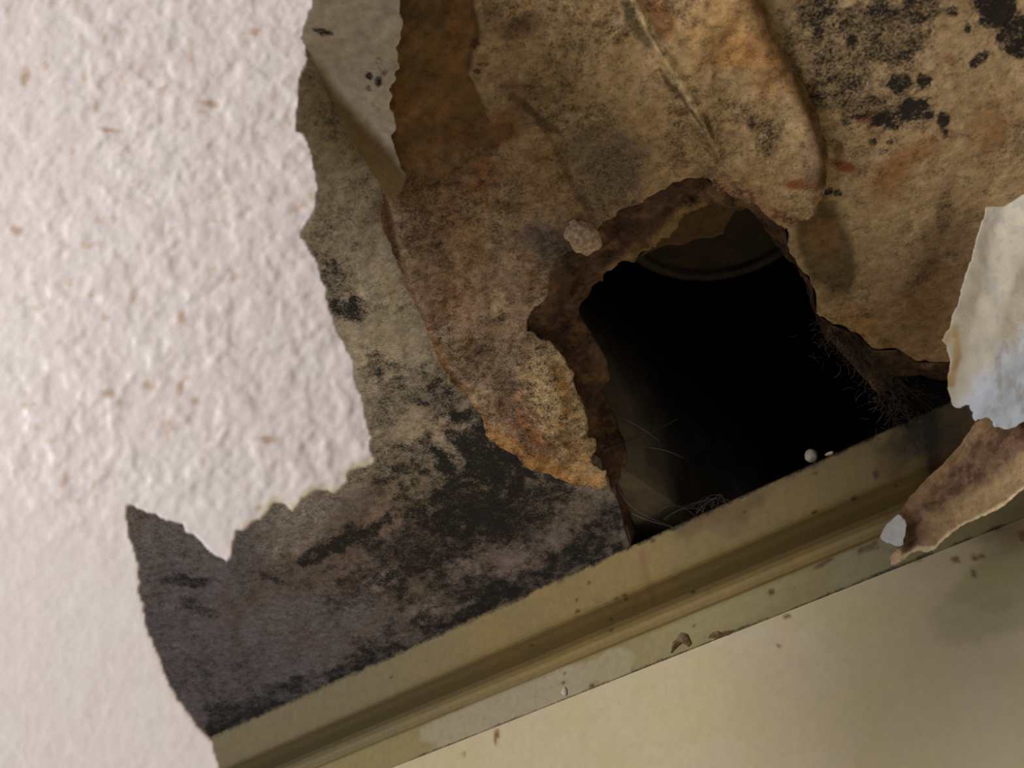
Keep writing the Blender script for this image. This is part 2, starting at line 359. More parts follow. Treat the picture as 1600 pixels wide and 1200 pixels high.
M_CEIL = mat_painted('mouldy_ceiling_board', 1.9, mottle=.34, bump=.7, fleck=.8, con=.39)
hp = [tuple(p) for p in HOLE_O] + [(1585,640),(1300,780),(1010,905),(990,880)]
hole_px = rough_line(hp, 5, True, 3, 11)
corners = on_plane(np.array([(-100, -150), (1700, -150), (1700, 600), (1500, 640), (100, 1260), (1000, 1000)]), np.array([0, 0, H]), Z)
y_line = 0.71
S = np.concatenate([np.linspace(-1.7, corners[:, 0].min(), 20)[:-1], np.arange(corners[:, 0].min(), corners[:, 0].max(), 0.00105), np.linspace(corners[:, 0].max(), 1.4, 20)])
ymin = corners[:, 1].min()
T = np.concatenate([np.linspace(-1.3, ymin, 20)[:-1], np.arange(ymin, 0.70, 0.00105), [0.72, 0.76]])
def disp_ceiling(px, L):
    d = (fbm(px[:, 0], px[:, 1], 150, 4, 3) - .5) * .006 + (fbm(px[:, 0], px[:, 1], 20, 3, 8) - .5) * .0010
    fr = (px[:, 0] > -300) & (px[:, 0] < 1900) & (px[:, 1] > -300) & (px[:, 1] < 1500)
    flat = sstep(0.66, 0.60, L[:, 1]) if False else 1 - sstep(0.60, 0.66, L[:, 1])
    return d * fr * flat
# U x V must face away from the room (up): X x Y = Z
ceil = sheet('ceiling', np.array([0, 0, H]), X, Y, None, M_CEIL, 0.001, 0.0125, [hole_px], disp_ceiling, paint_ceiling, S, T,
             poly_local=[(-1.69, -1.29), (1.39, -1.29), (1.39, 0.755), (-1.69, 0.755)], kind='structure',
             label='mould-blackened ceiling board with a ragged broken hole above the moulding')

# broken gypsum core around the hole: slopes up from the face edge to the dark opening
def interp(pts, n):
    pts = np.array(pts, float); k = np.linspace(0, len(pts) - 1, n); i = np.minimum(k.astype(int), len(pts) - 2); f = (k - i)[:, None]
    return pts[i] * (1 - f) + pts[i + 1] * f
def strip(PA, PB, rows, amp, seed, scale=0.006):
    n = len(PA); V = []
    for r in range(rows):
        t = r / (rows - 1); P = PA * (1 - t) + PB * t
        V.append(P)
    V = np.array(V); k = np.arange(n)
    g = (fbm(np.tile(k, (rows, 1)).ravel() * 1.0, np.repeat(np.arange(rows), n) * 3.0, 9, 4, seed) - .5).reshape(rows, n)
    w_ = np.ones(rows); w_[0] = .0
    V = V + (g * w_[:, None])[:, :, None] * amp * np.array([.3, .3, 1.])
    I = np.arange(rows * n).reshape(rows, n)
    F = np.stack([I[:-1, :-1], I[:-1, 1:], I[1:, 1:], I[1:, :-1]], -1).reshape(-1, 4)
    return V.reshape(-1, 3), F
M_CORE = mat_simple('broken_gypsum_core', (58, 44, 36), (122, 98, 78), 300, .95, .8, .1, .0015, .38, .72)
nO = 420
PA = on_plane(np.array(rough_line([tuple(p) for p in interp(HOLE_O, nO)], 1.5, False, 0)), np.array([0, 0, H]), Z)
PBp = interp(HOLE_I, nO); rr = np.random.RandomState(4)
jit = (fbm(np.arange(nO) * 1.0, np.zeros(nO), 7, 4, 2) - .5)
PBp = PBp + jit[:, None] * 20
PB = on_plane(PBp, np.array([0, 0, H + .014]), Z)
PA2 = PA.copy(); PA2[:, 2] -= 0.0004
V, F = strip(PA2, PB, 14, 0.009, 6)
n0 = len(V); n1_ = nO
V2 = np.concatenate([V, PB + np.array([0, 0, .004]), PA + np.array([0, 0, .0165])])     # back side, gives the core its thickness
I0 = np.arange(13 * nO, 14 * nO); I1 = np.arange(n0, n0 + nO); I2 = np.arange(n0 + nO, n0 + 2 * nO)
q = lambda a, b5: np.stack([a[:-1], a[1:], b5[1:], b5[:-1]], 1)
F2 = np.concatenate([F, q(I0, I1), q(I1, I2)])
def paint_core(px):
    x, y = px[:, 0], px[:, 1]; n = len(px); c = np.tile(lin((94, 73, 60)), (n, 1))
    c = mixc(c, (70, 54, 48), sstep(.45, .62, fbm(x, y, 40, 4, 201)) * .7)
    c = mixc(c, (136, 106, 76), sstep(.56, .68, fbm(x, y, 16, 4, 205)) * .6)
    c = mixc(c, (128, 96, 84), sstep(.60, .70, fbm(x, y, 10, 3, 208)) * .5)
    c = mixc(c, (158, 132, 92), line(px, [(958,420),(985,403),(1010,391),(1036,370),(1066,338),(1096,318)], 9, .6, .7, 12) * .85)
    c = mixc(c, (150, 118, 90), line(px, [(1110,300),(1140,320),(1170,320),(1200,340)], 9, .7, .7, 12) * .6)
    c = mixc(c, (120, 96, 80), blob(px, 938, 558, 18, 26, 0, .5, .5, 12) * .8)
    return c, .18 + .3 * sstep(.45, .62, fbm(x, y, 22, 3, 211))
cc_, mm_ = paint_core(proj(V2))
rim = make('broken_core', V2, F2, mat_painted('crumbled_gypsum_core', 1.35, moldcol=(26, 19, 15), mottle=.3, bump=.8, bumpscale=500, rough=.95, spec=.1, dist=.0014, fleck=.3), attrs={'tint': cc_, 'mold': mm_}, parent=ceil)
put(rim, label='brown crumbling broken board edge around the hole')

# ------------------------------------------------------------------ void above the ceiling
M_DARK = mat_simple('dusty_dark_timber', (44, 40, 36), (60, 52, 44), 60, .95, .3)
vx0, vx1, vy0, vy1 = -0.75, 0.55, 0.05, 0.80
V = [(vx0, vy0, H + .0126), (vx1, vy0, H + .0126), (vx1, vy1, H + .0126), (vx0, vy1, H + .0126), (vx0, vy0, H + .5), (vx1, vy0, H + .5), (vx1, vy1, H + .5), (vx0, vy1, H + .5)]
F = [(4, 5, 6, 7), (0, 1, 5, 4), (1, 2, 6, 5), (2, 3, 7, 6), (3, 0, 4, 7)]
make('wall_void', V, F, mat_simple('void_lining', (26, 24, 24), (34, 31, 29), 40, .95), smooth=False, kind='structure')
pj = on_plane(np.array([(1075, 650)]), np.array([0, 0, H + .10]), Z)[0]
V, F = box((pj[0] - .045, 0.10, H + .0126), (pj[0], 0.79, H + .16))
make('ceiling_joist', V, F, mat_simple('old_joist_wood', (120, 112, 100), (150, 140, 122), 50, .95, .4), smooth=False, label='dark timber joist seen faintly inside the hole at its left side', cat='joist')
# round duct end
pd = on_plane(np.array([(1115, 330)]), np.array([0, 0, H + .13]), Z)[0]
duct = empty('round_duct', tuple(pd), label='dim round duct end just visible at the top of the dark hole', cat='duct')
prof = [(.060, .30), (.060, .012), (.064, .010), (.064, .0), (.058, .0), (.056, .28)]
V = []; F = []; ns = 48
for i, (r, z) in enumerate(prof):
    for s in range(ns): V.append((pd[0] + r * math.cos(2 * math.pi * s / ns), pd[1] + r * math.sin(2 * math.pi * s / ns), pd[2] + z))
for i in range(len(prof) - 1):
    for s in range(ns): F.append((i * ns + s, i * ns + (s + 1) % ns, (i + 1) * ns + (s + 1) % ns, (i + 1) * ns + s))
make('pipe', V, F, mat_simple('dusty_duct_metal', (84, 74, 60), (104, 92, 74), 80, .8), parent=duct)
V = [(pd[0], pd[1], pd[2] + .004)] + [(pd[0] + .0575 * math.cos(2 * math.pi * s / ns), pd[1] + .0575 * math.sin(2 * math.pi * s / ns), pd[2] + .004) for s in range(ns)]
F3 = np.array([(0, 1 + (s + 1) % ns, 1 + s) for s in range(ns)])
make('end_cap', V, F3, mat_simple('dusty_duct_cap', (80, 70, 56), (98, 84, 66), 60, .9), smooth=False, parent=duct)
# broken lath behind the upper rim
frag = rough_line([(1000,402),(1040,355),(1075,315),(1110,300),(1150,325),(1130,366),(1085,373),(1045,386)], 4, True, 2, 3)
sheet('board_fragment', np.array([0, 0, H + .024]), X, Y, frag, mat_simple('old_board', (92, 72, 48), (112, 88, 60), 200, .95), .001, .006,
      disp=lambda px, L: (fbm(px[:, 0], px[:, 1], 30, 3, 2) - .5) * .004, label='small dark brown board fragment behind the top rim of the hole', cat='board')

# ------------------------------------------------------------------ main buckled paper layer
SHEET = [(600,290),(592,330),(612,379),(631,437),(661,494),(672,531),(702,580),(732,606),(752,632),(759,659),(785,677),(826,700),(860,711),(897,730),(935,736),(948,726),(946,707),(927,700),(924,680),(929,659),(916,652),(916,625),(905,595),(897,565),(875,539),(860,522),(837,514),(822,512),(828,486),(845,467),(856,448),(865,411),(879,392),(892,381),(939,341),(961,328),(965,317),(995,309),(1025,291),(1049,277),(1095,269),(1106,270),(1112,284),(1135,290),(1155,300),(1180,307),(1204,330),(1224,345),(1240,335),(1262,330),(1278,310),(1290,275),(1293,240),(1280,190),(1262,140),(1240,100),(1222,60),(1205,25),(1190,-10),(1165,-90),
         (560,-90),(560,60),(580,160),(592,240)]
BROWN = [(540,-120),(735,-120),(740,0),(749,37),(744,60),(736,79),(731,105),(744,127),(759,161),(764,187),(778,182),(800,190),(795,205),(778,222),(745,222),(728,226),(715,232),(670,246),(640,262),(600,300),(540,300)]
def paint_sheet(px, L):
    x, y = px[:, 0], px[:, 1]; n = len(px)
    big = fbm(x, y, 110, 4, 15); med = fbm(x, y, 34, 4, 19); fin = fbm(x, y, 12, 3, 23)
    c = np.tile(lin((134, 113, 80)), (n, 1)); m = np.zeros(n) + .05
    ur = sstep(-60, 160, (x - 850) - (y - 150) * .9); c = mixc(c, (146, 122, 82), ur * .9)
    lo = sstep(230, 330, y) * (1 - sstep(900, 960, x)); c = mixc(c, (124, 103, 78), lo * .9)
    c = mixc(c, (150, 130, 92), sstep(.55, .68, med) * .5)
    c = mixc(c, (108, 86, 60), sstep(.55, .66, big) * .5 * (1 - ur))
    c = mixc(c, (112, 82, 48), sstep(.60, .70, fbm(x, y, 26, 4, 77)) * .55 * (1 - ur * .7))
    bp_ = np.array(rough_line(BROWN, 4, True, 3, 77)); bi = np.zeros(n); z_ = (x < 850) & (y < 340); 
    if z_.any():
        q_ = px[z_]; dd_ = nearest(q_, bp_)[1]; sg = np.where(pip(q_, bp_), dd_, -dd_); bi[z_] = sstep(-2.5, 2.5, sg) * (1 - .9 * sstep(215, 275, q_[:, 1] + (med[z_] - .5) * 60) * (q_[:, 0] < 720))
    bc = np.tile(lin((92, 70, 38)), (n, 1)); bc = mixc(bc, (108, 76, 38), sstep(.45, .6, med) * .6); bc = mixc(bc, (72, 56, 36), sstep(.5, .62, big) * .5); bc = mixc(bc, (118, 70, 42), sstep(160, 230, y) * sstep(.5, .62, med) * .5)
    c = c * (1 - bi[:, None]) + bc * bi[:, None]
    # brown wash below the bare area
    c = mixc(c, (92, 70, 42), blob(px, 680, 240, 80, 34, 0, .7, .6) * .9)
    c = mixc(c, (98, 72, 42), blob(px, 665, 290, 60, 34, 0, .7, .6) * .6)
    c = mixc(c, (104, 74, 44), blob(px, 790, 185, 34, 26, -20, .6, .6) * .9)
    c = mixc(c, (98, 74, 48), blob(px, 808, 130, 34, 16, 20, .6, .5) * .8)
    c = mixc(c, (98, 72, 46), blob(px, 810, 30, 36, 16, -15, .6, .6) * .7)
    c = mixc(c, (80, 62, 42), line(px, [(800,143),(825,160),(850,182),(870,200)], 8, .4, .5) * .8)
    c = mixc(c, (90, 66, 46), line(px, [(850,190),(868,225),(885,260),(915,320)], 4, .5, .5) * .6)
    c = mixc(c, (120, 76, 48), blob(px, 755, 270, 26, 34, 0, .7, .7) * .6)
    c = mixc(c, (118, 88, 52), blob(px, 715, 380, 40, 60, 20, .7, .9) * .5)
    c = mixc(c, (122, 84, 50), blob(px, 720, 460, 30, 30, 0, .7, .9) * .4)
    c = mixc(c, (88, 66, 48), blob(px, 650, 400, 40, 90, -20, .7, .7) * .45)
    c = mixc(c, (120, 90, 54), blob(px, 855, 270, 60, 40, 40, .7, .7) * .4)
    # grey patches
    c = mixc(c, (104, 90, 70), blob(px, 950, 230, 62, 44, 15, .35, .35) * .8)
    c = mixc(c, (110, 94, 72), blob(px, 945, 285, 46, 40, 0, .6, .6) * .7)
    c = mixc(c, (86, 76, 64), blob(px, 860, 372, 50, 26, 20, .5, .5) * .85)
    c = mixc(c, (88, 78, 64), blob(px, 868, 400, 26, 30, 0, .5, .5) * .8)
    # orange and crease
    c = mixc(c, (150, 115, 66), blob(px, 1125, 40, 50, 60, 20, .7, .5) * .7)
    c = mixc(c, (150, 108, 54), blob(px, 1150, 80, 30, 26, 0, .6, .5) * .5)
    edge = line(px, [(1150,-80),(1178,-10),(1196,40),(1222,95),(1255,140),(1276,190),(1288,235),(1282,275)], 15, .8, .3)
    c = mixc(c, (84, 60, 28), edge * .95)
    c = mixc(c, (128, 88, 42), line(px, [(1170,60),(1195,95),(1200,130)], 22, .8, .5) * .6)
    c = mixc(c, (122, 82, 46), blob(px, 1030, 15, 18, 46, -30, .6, .4) * .8)
    c = mixc(c, (80, 70, 44), line(px, [(975,-20),(985,20),(1002,50),(1012,62)], 9, .5, .4) * .8)
    c = mixc(c, (176, 152, 104), line(px, [(975,-40),(1010,30),(1040,80),(1075,135),(1110,190)], 6, .6, .4) * .6)
    for p in ([(1012,35),(1035,72)], [(1030,100),(1048,130)], [(1052,125),(1072,155)], [(1078,160),(1095,182)], [(1100,170),(1112,200)]):
        c = mixc(c, (84, 66, 42), line(px, p, 3.2, .5, .6) * .85)
    c = mixc(c, (110, 78, 46), blob(px, 1063, 165, 12, 9, 0, .5, .4) * .8)
    c = mixc(c, (116, 80, 48), line(px, [(1082,190),(1102,215),(1120,245)], 6, .6, .7) * .6)
    c = mixc(c, (122, 72, 38), blob(px, 1245, 276, 24, 8, -2, .3, .35) * .9)
    c = mixc(c, (116, 96, 76), blob(px, 1262, 240, 16, 40, 0, .7, .4) * .5)
    c = mixc(c, (132, 96, 66), line(px, [(1110,285),(1150,295),(1180,310),(1215,340)], 18, .8, .6) * .6)
    c = mixc(c, (92, 62, 42), sstep(.62, .7, fin) * line(px, [(1110,285),(1150,295),(1180,310),(1225,345)], 22, .8, .4) * .8)
    # curled lower tongue: straw and orange-brown
    tg = sstep(500, 560, y) * sstep(760, 840, x)
    c = mixc(c, (164, 140, 94), tg * blob(px, 875, 610, 50, 85, -15, .5, .3) * .95)
    c = mixc(c, (128, 92, 44), line(px, [(868,560),(882,590),(885,610)], 8, .6, .6) * .8)
    c = mixc(c, (110, 80, 44), line(px, [(885,540),(896,570)], 5, .6, .6) * .6)
    st = fbm(x * 1.0 - y * .9, (x * .9 + y) * .35, 12, 3, 55)
    c = mixc(c, (112, 70, 36), blob(px, 845, 655, 58, 34, 35, .5, .5) * (.35 + .65 * sstep(.45, .6, st)))
    c = mixc(c, (152, 106, 48), line(px, [(765,655),(800,680),(850,700),(890,716)], 15, .7, .4) * .7)
    c = mixc(c, (84, 62, 40), line(px, [(592,300),(612,379),(631,437),(661,494)], 9, .7, .5) * .8); c = mixc(c, (110, 76, 42), line(px, [(661,494),(705,580),(755,635)], 8, .7, .5) * .75)
    c = mixc(c, (158, 118, 66), line(px, [(895,722),(935,722)], 12, .6, .4) * .7)
    c = mixc(c, (172, 138, 84), blob(px, 905, 690, 20, 24, 0, .5, .4) * .7)
    # mould
    def B(x0, y0, rx, ry, a, s, soft=.5, warp=.6, sc=20):
        nonlocal m
        m = np.maximum(m, blob(px, x0, y0, rx, ry, a, soft, warp, sc) * s)
    B(1180, 182, 46, 30, 25, .55, .8, .5); B(1176, 185, 24, 16, 20, .85, .8, .5); B(1200, 205, 20, 22, 0, .68, .8, .5); B(1145, 160, 28, 16, 25, .58, .8, .5); B(1130,140,16,12,0,.4,.8)
    B(950, 250, 56, 60, 0, .40, .6, .5); B(945, 300, 30, 40, 0, .42, .7, .6); B(865, 375, 46, 26, 20, .55, .6, .5); B(875, 405, 22, 28, 0, .58, .6, .5); B(700, 300, 60, 40, 0, .42, .7, .8); B(690, 340, 40, 24, 0, .42, .7, .8)
    B(680, 420, 60, 90, -15, .36, .8, .9); B(780, 440, 100, 110, 0, .30, .8, .6); B(785, 491, 8, 6, 0, .8, .3, .3, 8); B(745, 100, 7, 5, 0, .8, .3, .4, 8); B(755, 88, 10, 4, 0, .6, .3, .4, 8); B(740, 60, 10, 12, 0, .6, .5, .5, 8)
    B(830, 120, 24, 16, 20, .35); B(900, 100, 80, 60, 0, .28, .8, .7); B(890, 380, 30, 20, 0, .4); B(790, 600, 40, 24, 30, .32); B(730, 590, 40, 20, 40, .36); B(1040, 145, 20, 24, 0, .38, .8, .8); B(895, 678, 20, 12, 30, .55, .5, .9, 9)
    B(1160, 296, 18, 9, 20, .6, .6, .8, 9); B(1115, 285, 14, 14, 0, .6, .5, .8, 9); B(1235, 330, 14, 12, 0, .6, .6, .8, 9); B(1190, 230, 14, 10, 0, .4)
    m = np.maximum(m, (.22 + .2 * sstep(.42, .6, big) + .12 * lo) * (1 - .5 * bi))
    return c * np.array([1.04, 1.05, 1.24]), m
BR_ = np.array(BROWN, float)
def disp_sheet(px, L):
    x, y = px[:, 0], px[:, 1]
    d = .0042 + (fbm(x, y, 90, 4, 44) - .5) * .007
    z_ = (x < 850) & (y < 240)
    if z_.any():
        q_ = px[z_]; dd_ = nearest(q_, BR_)[1]; sg = np.where(pip(q_, BR_), dd_, -dd_); d[z_] -= .0016 * sstep(-3, 4, sg) * (1 - sstep(180, 230, q_[:, 1]))
    d = d + (fbm(x, y, 18, 3, 41) - .5) * .0014
    # right-hand edge rolls back to the board
    e = segdist(px, [(1150,-80),(1190,-10),(1222,60),(1262,140),(1280,190),(1293,240),(1278,310)])
    d += .0015 * (1 - sstep(12, 60, e)) - .004 * (1 - sstep(0, 12, e))
    
    # ridge crease
    r = segdist(px, [(975,-40),(1010,30),(1040,80),(1075,135),(1125,235),(1160,280)]); d += .0022 * np.exp(-(r / 7.) ** 2)
    r = segdist(px, [(800,140),(868,205),(885,260),(920,330)]); d -= .0022 * np.exp(-(r / 8.) ** 2)
    # lower tongue hangs down a little and bulges
    d += .010 * sstep(470, 720, y) * sstep(600, 900, x) * (1 - sstep(1000, 1100, x))
    d += .004 * np.exp(-(((x - 860) / 50) ** 2 + ((y - 610) / 80) ** 2))
    r = segdist(px, [(600,290),(631,437),(672,531),(732,606)]); d -= .0025 * np.exp(-(r / 9.) ** 2)
    return d
M_SHEET = mat_painted('stained_ceiling_paper', 2.1, fleck=.25, con=.38, moldcol=(34, 24, 17), speck=900, bump=.6, mottle=.34)
sheet('torn_ceiling_paper', np.array([0, 0, H]), X, Y, rough_line(SHEET, 4.0, True, 3, 21), M_SHEET, .001, .0014, disp=disp_sheet, paint=paint_sheet,
      label='large tan water-stained paper layer at the upper left of the hole, curled orange tip', cat='ceiling paper')

# strip, top left: stronger light on it painted in as a paler tint
STRIP = [(440,-90),(624,-90),(626,-9),(631,11),(628,34),(619,49),(623,60),(626,79),(617,90),(620,97),(609,111),(615,124),(609,139),(617,156),(620,176),(613,189),(615,206),(622,225),(628,240),(636,252),(630,275),(611,294),(586,259),(556,210),(537,172),(512,128),(478,62),(450,0)]
def paint_strip(px, L):
    x, y = px[:, 0], px[:, 1]; n = len(px); c = np.tile(lin((186, 178, 170)), (n, 1)); m = np.full(n, .02)
    c = mixc(c, (176, 166, 152), sstep(.5, .65, fbm(x, y, 40, 4, 3)) * .5)
    t = (y - 60) - (x - 478) * 1.15 + (fbm(x, y, 40, 3, 5) - .5) * 16
    c = mixc(c, (104, 86, 56), sstep(-12, 22, t))
    def B(x0, y0, rx, ry, a, s):
        nonlocal m
        m = np.maximum(m, blob(px, x0, y0, rx, ry, a, .4, .4, 8) * s)
    B(579, 91, 6, 6, 0, .9); B(593, 98, 6, 9, 0, .9); B(578, 110, 5, 5, 0, .7); B(603, 86, 7, 4, -30, .6); B(594, 70, 6, 12, 0, .4); B(505, 24, 14, 6, 10, .8); B(515, 26, 8, 5, 10, .7); B(590,140,10,20,0,.25)
    return c, m
def disp_strip(px, L):
    x, y = px[:, 0], px[:, 1]
    e = segdist(px, [(478,62),(537,172),(586,259),(611,294)])
    return .0085 + .003 * sstep(0, 60, e) + (fbm(x, y, 50, 3, 6) - .5) * .004 - .003 * np.exp(-(segdist(px, [(478,60),(560,150),(620,215)]) / 16.) ** 2)
sheet('peeled_paper_strip', np.array([0, 0, H]), X, Y, rough_line(STRIP, 3.0, True, 3, 33), mat_painted('peeled_paper_lit_tone', 1.45, bump=.2), .001, .0012,
      disp=disp_strip, paint=paint_strip, label='pale grey-white peeling paper strip with ragged right edge beside the bare brown patch', cat='ceiling paper')

# ------------------------------------------------------------------ moulding and wall
def prof_pt(py, y):
    r = ray([(1000, py)])[0]; return (y, CAM[2] + y * r[2] / r[1])
r = ray([(1000, 846)])[0]; y1 = (H - CAM[2]) * r[1] / r[2]
k_ = y1 - 0.6637
raw = [(846, y1, H)]
pf = [(y1, H - .0002)] + [prof_pt(py, y + k_) for py, y in ((872, .6675), (900, .6725), (912, .6750), (918, .6768), (923, .6795), (931, .6862), (940, .693), (950, .7015), (958, .708), (966, .7125), (974, .7155), (982, .7165), (989, .7160), (991.5, .7130), (993, .7100), (997, .7096), (1020, .7112), (1043, .7132), (1046, .7136))]
y_wall = pf[-1][0] + .0006
# dense resample of the profile
pf = np.array(pf); seg = np.concatenate([[0], np.cumsum(np.hypot(*np.diff(pf, axis=0).T))])
tt = np.unique(np.concatenate([np.arange(0, seg[-1], .0012), seg])); PF = np.stack([np.interp(tt, seg, pf[:, 0]), np.interp(tt, seg, pf[:, 1])], 1)
xs = np.concatenate([np.linspace(-1.7, -.75, 10)[:-1], np.arange(-.75, .25, .002), np.linspace(.25, 1.4, 12)])
gx, gp = np.meshgrid(xs, np.arange(len(PF)), indexing='ij')
V = np.stack([gx.ravel(), PF[gp.ravel(), 0], PF[gp.ravel(), 1]], 1)
wv = (fbm(gx.ravel() * 1000, tt[gp.ravel()] * 1000, 60, 3, 4) - .5) * .0012
V[:, 1] += wv * np.clip(np.minimum(tt[gp.ravel()], seg[-1] - tt[gp.ravel()]) / .004, 0, 1)
npf = len(PF); I = np.arange(len(xs) * npf).reshape(len(xs), npf)
F = np.stack([I[:-1, :-1], I[1:, :-1], I[1:, 1:], I[:-1, 1:]], -1).reshape(-1, 4)
nb_ = len(V)
back = np.concatenate([np.stack([xs, np.full(len(xs), y_wall + .004), np.full(len(xs), PF[-1, 1])], 1), np.stack([xs, np.full(len(xs), y_wall + .004), np.full(len(xs), H - .0002)], 1)])
Jb = np.arange(len(xs)) + nb_; Jt = Jb + len(xs)
F = np.concatenate([F, q(I[:, -1], Jb), q(Jb, Jt), q(Jt, I[:, 0])])
V = np.concatenate([V, back])
def paint_trim(px, tpos):
    x, y = px[:, 0], px[:, 1]; n = len(px)
    top = 846 - (x - 1000) * .455; l2 = 992 - (x - 1000) * .405
    c = np.tile(lin((118, 101, 64)), (n, 1)); m = np.full(n, .02)
    c = mixc(c, (126, 104, 62), sstep(.45, .7, fbm(x, y, 60, 4, 12)) * .6)
    c = mixc(c, (102, 95, 76), (1 - sstep(450, 900, x)) * .75)
    fil = sstep(-3, 3, y - l2); c = mixc(c, (128, 116, 80), fil)
    # damp patch outlines on the lower fillet
    pal = blob(px, 800, 1100, 150, 36, -24, .08, .25, 30) * fil; c = mixc(c, (142, 131, 106), pal)
    pal = blob(px, 960, 1038, 36, 24, -24, .1, .25, 20) * fil; c = mixc(c, (140, 129, 100), pal)
    pal = blob(px, 1140, 950, 130, 26, -24, .5, .3, 30) * fil; c = mixc(c, (138, 130, 94), pal * .5)
    c = mixc(c, (128, 122, 96), blob(px, 1350, 880, 60, 40, -24, .3, .3, 30) * fil * .6)
    # dirt at the hole
    c = mixc(c, (52, 42, 26), blob(px, 1455, 680, 74, 50, -20, .6, .6, 26) * .9)
    c = mixc(c, (40, 30, 18), line(px, [(1452,650),(1462,742)], 11, .4, .3) * .85)
    c = mixc(c, (72, 54, 32), blob(px, 1495, 700, 34, 64, 10, .5, .3) * .7)
    c = mixc(c, (96, 76, 48), blob(px, 1385, 725, 20, 22, 0, .4, .5, 12) * .8)
    c = mixc(c, (70, 46, 38), blob(px, 1368, 742, 5, 8, 0, .3, .3, 8) * .8)
    c = mixc(c, (94, 74, 44), line(px, [(1065,830),(1110,805),(1150,800),(1190,770)], 14, .8, .8) * .8)
    c = mixc(c, (104, 80, 56), blob(px, 1120, 815, 50, 18, 10, .6, .6) * .6)
    c = mixc(c, (112, 92, 60), line(px, [(1200,760),(1290,718),(1400,670)], 12, .9, .5) * .6)
    c = mixc(c, (110, 84, 54), line(px, [(1002,862),(1010,900),(1022,945)], 5, .8, .5) * .6)
    c = mixc(c, (112, 82, 40), line(px, [(995,935),(992,960)], 5, .8, .5) * .4)
    for bx, by, rr_ in ((901,937,3),(903,955,4),(963,935,3),(976,930,4),(978,936,3),(920,910,3),(831,1008,2.5),(611,1058,3),(1083,925,3),(955,967,2.5),(1272,800,4),(1335,778,4),(1273,740,3),(1400,760,3),(1500,0,1),(955,985,3),(1205,925,5),(1085,978,3),(1162,800,3),(1333,780,3),(880,1067,3),(925,1071,4),(883,1052,2.5),(1020,845,4),(895,888,4),(912,882,5)):
        c = mixc(c, (66, 44, 26), blob(px, bx, by, rr_, rr_ * .8, 0, .4, .4, 5) * .9)
    # scratches in the groove
    for p in ([(1275,887),(1300,873)], [(1345,858),(1368,848)], [(1345,862),(1372,856)]):
        c = mixc(c, (70, 54, 36), line(px, p, 3, .6, 1.0, 5) * .7)
    m = np.maximum(m, line(px, [(x_, 846 - (x_ - 1000) * .455) for x_ in (300, 700, 1000, 1500)], 5, .8, .9, 16) * .72)
    m = np.maximum(m, line(px, [(x_, 1046 - (x_ - 1000) * .398) for x_ in (640, 900, 1400, 1600)], 2.0, .6, 1.2, 30) * .65)
    m = np.maximum(m, blob(px, 1450, 690, 50, 40, 0, .6, .7) * .4)
    return c, m
M_TRIM = mat_painted('yellowed_moulding_paint', 1.2, mottle=.10, bump=.12, rough=.6, spec=.2)
M_TRIM.node_tree.nodes['Principled BSDF'].inputs['Roughness'].default_value = .6
c_, m_ = paint_trim(proj(V), None)
make('trim_1', V, F[:, ::-1], M_TRIM, attrs={'tint': c_, 'mold': m_}, kind='structure', label='yellowed moulding running diagonally between ceiling and cream wall')

def paint_wall(px, L):
    x, y = px[:, 0], px[:, 1]; n = len(px)
    c = np.tile(lin((174, 161, 130)), (n, 1)) * np.array([1.0, .985, 1.03]); m = np.zeros(n)
    c = mixc(c, (176, 166, 142), sstep(.45, .68, fbm(x, y, 110, 4, 61)) * .5)
    c = mixc(c, (170, 158, 116), sstep(.42, .7, fbm(x, y, 80, 4, 66)) * .45)
    c = mixc(c, (146, 138, 100), blob(px, 1580, 900, 100, 42, -24, .1, .25, 40) * .75)
    c = mixc(c, (150, 142, 112), blob(px, 1540, 960, 90, 40, -10, .3, .3, 40) * .6)
    c = mixc(c, (122, 114, 88), blob(px, 1560, 825, 50, 14, -26, .4, .4) * .6)
    c = mixc(c, (186, 168, 124), line(px, [(1240,945),(1290,925),(1345,905)], 7, .8, .6) * .6)
    c = mixc(c, (184, 168, 128), line(px, [(1060,1005),(1110,985)], 10, .8, .6) * .4)
    for bx, by, r1, r2, a in ((1493,874,5,5,0),(1522,897,4,11,-35),(1532,870,4,4,0),(1522,871,3,4,0),(1553,818,11,11,0),(1230,963,5,2.5,0),(1216,1007,5,2.5,-10),(777,1148,5,7,0),(774,1160,3,3,0),(724,1180,2,6,0),(1598,838,7,10,0),(1430,872,12,5,-15)):
        c = mixc(c, (104, 66, 34), blob(px, bx, by, r1, r2, a, .4, .4, 5) * .9)
    c = mixc(c, (132, 100, 62), blob(px, 1590, 835, 24, 20, 0, .8, .5) * .5)
    m = np.maximum(m, blob(px, 1580, 800, 40, 14, -26, .6, .8) * .5)
    return c, m
Sw = np.concatenate([np.linspace(-1.7, -.8, 10)[:-1], np.arange(-.8, .25, .0025), np.linspace(.25, 1.4, 12)])
Tw = np.concatenate([[0.0, .6, 1.2, 1.6], np.arange(1.9, PF[-1, 1], .0025), [PF[-1, 1] + .001, PF[-1, 1] + .008]])
dw = lambda px, L: (fbm(L[:, 0] * 1000, L[:, 1] * 1000, 130, 3, 7) - .5) * .0016 * (L[:, 1] < H - .1) 
M_WALL = mat_painted('cream_wall_paint', 1.3, con=.09, mottle=.06, bump=.12, rough=.6)
sheet('wall_back', np.array([0, y_wall, 0]), X, Z * 1.0, None, M_WALL, .0025, 0, [], (lambda px, L: -dw(px, L)), paint_wall, Sw, Tw,
      poly_local=[(-1.69, .005), (1.39, .005), (1.39, PF[-1, 1] + .004), (-1.69, PF[-1, 1] + .004)], kind='structure', label='smooth cream painted wall below the moulding')

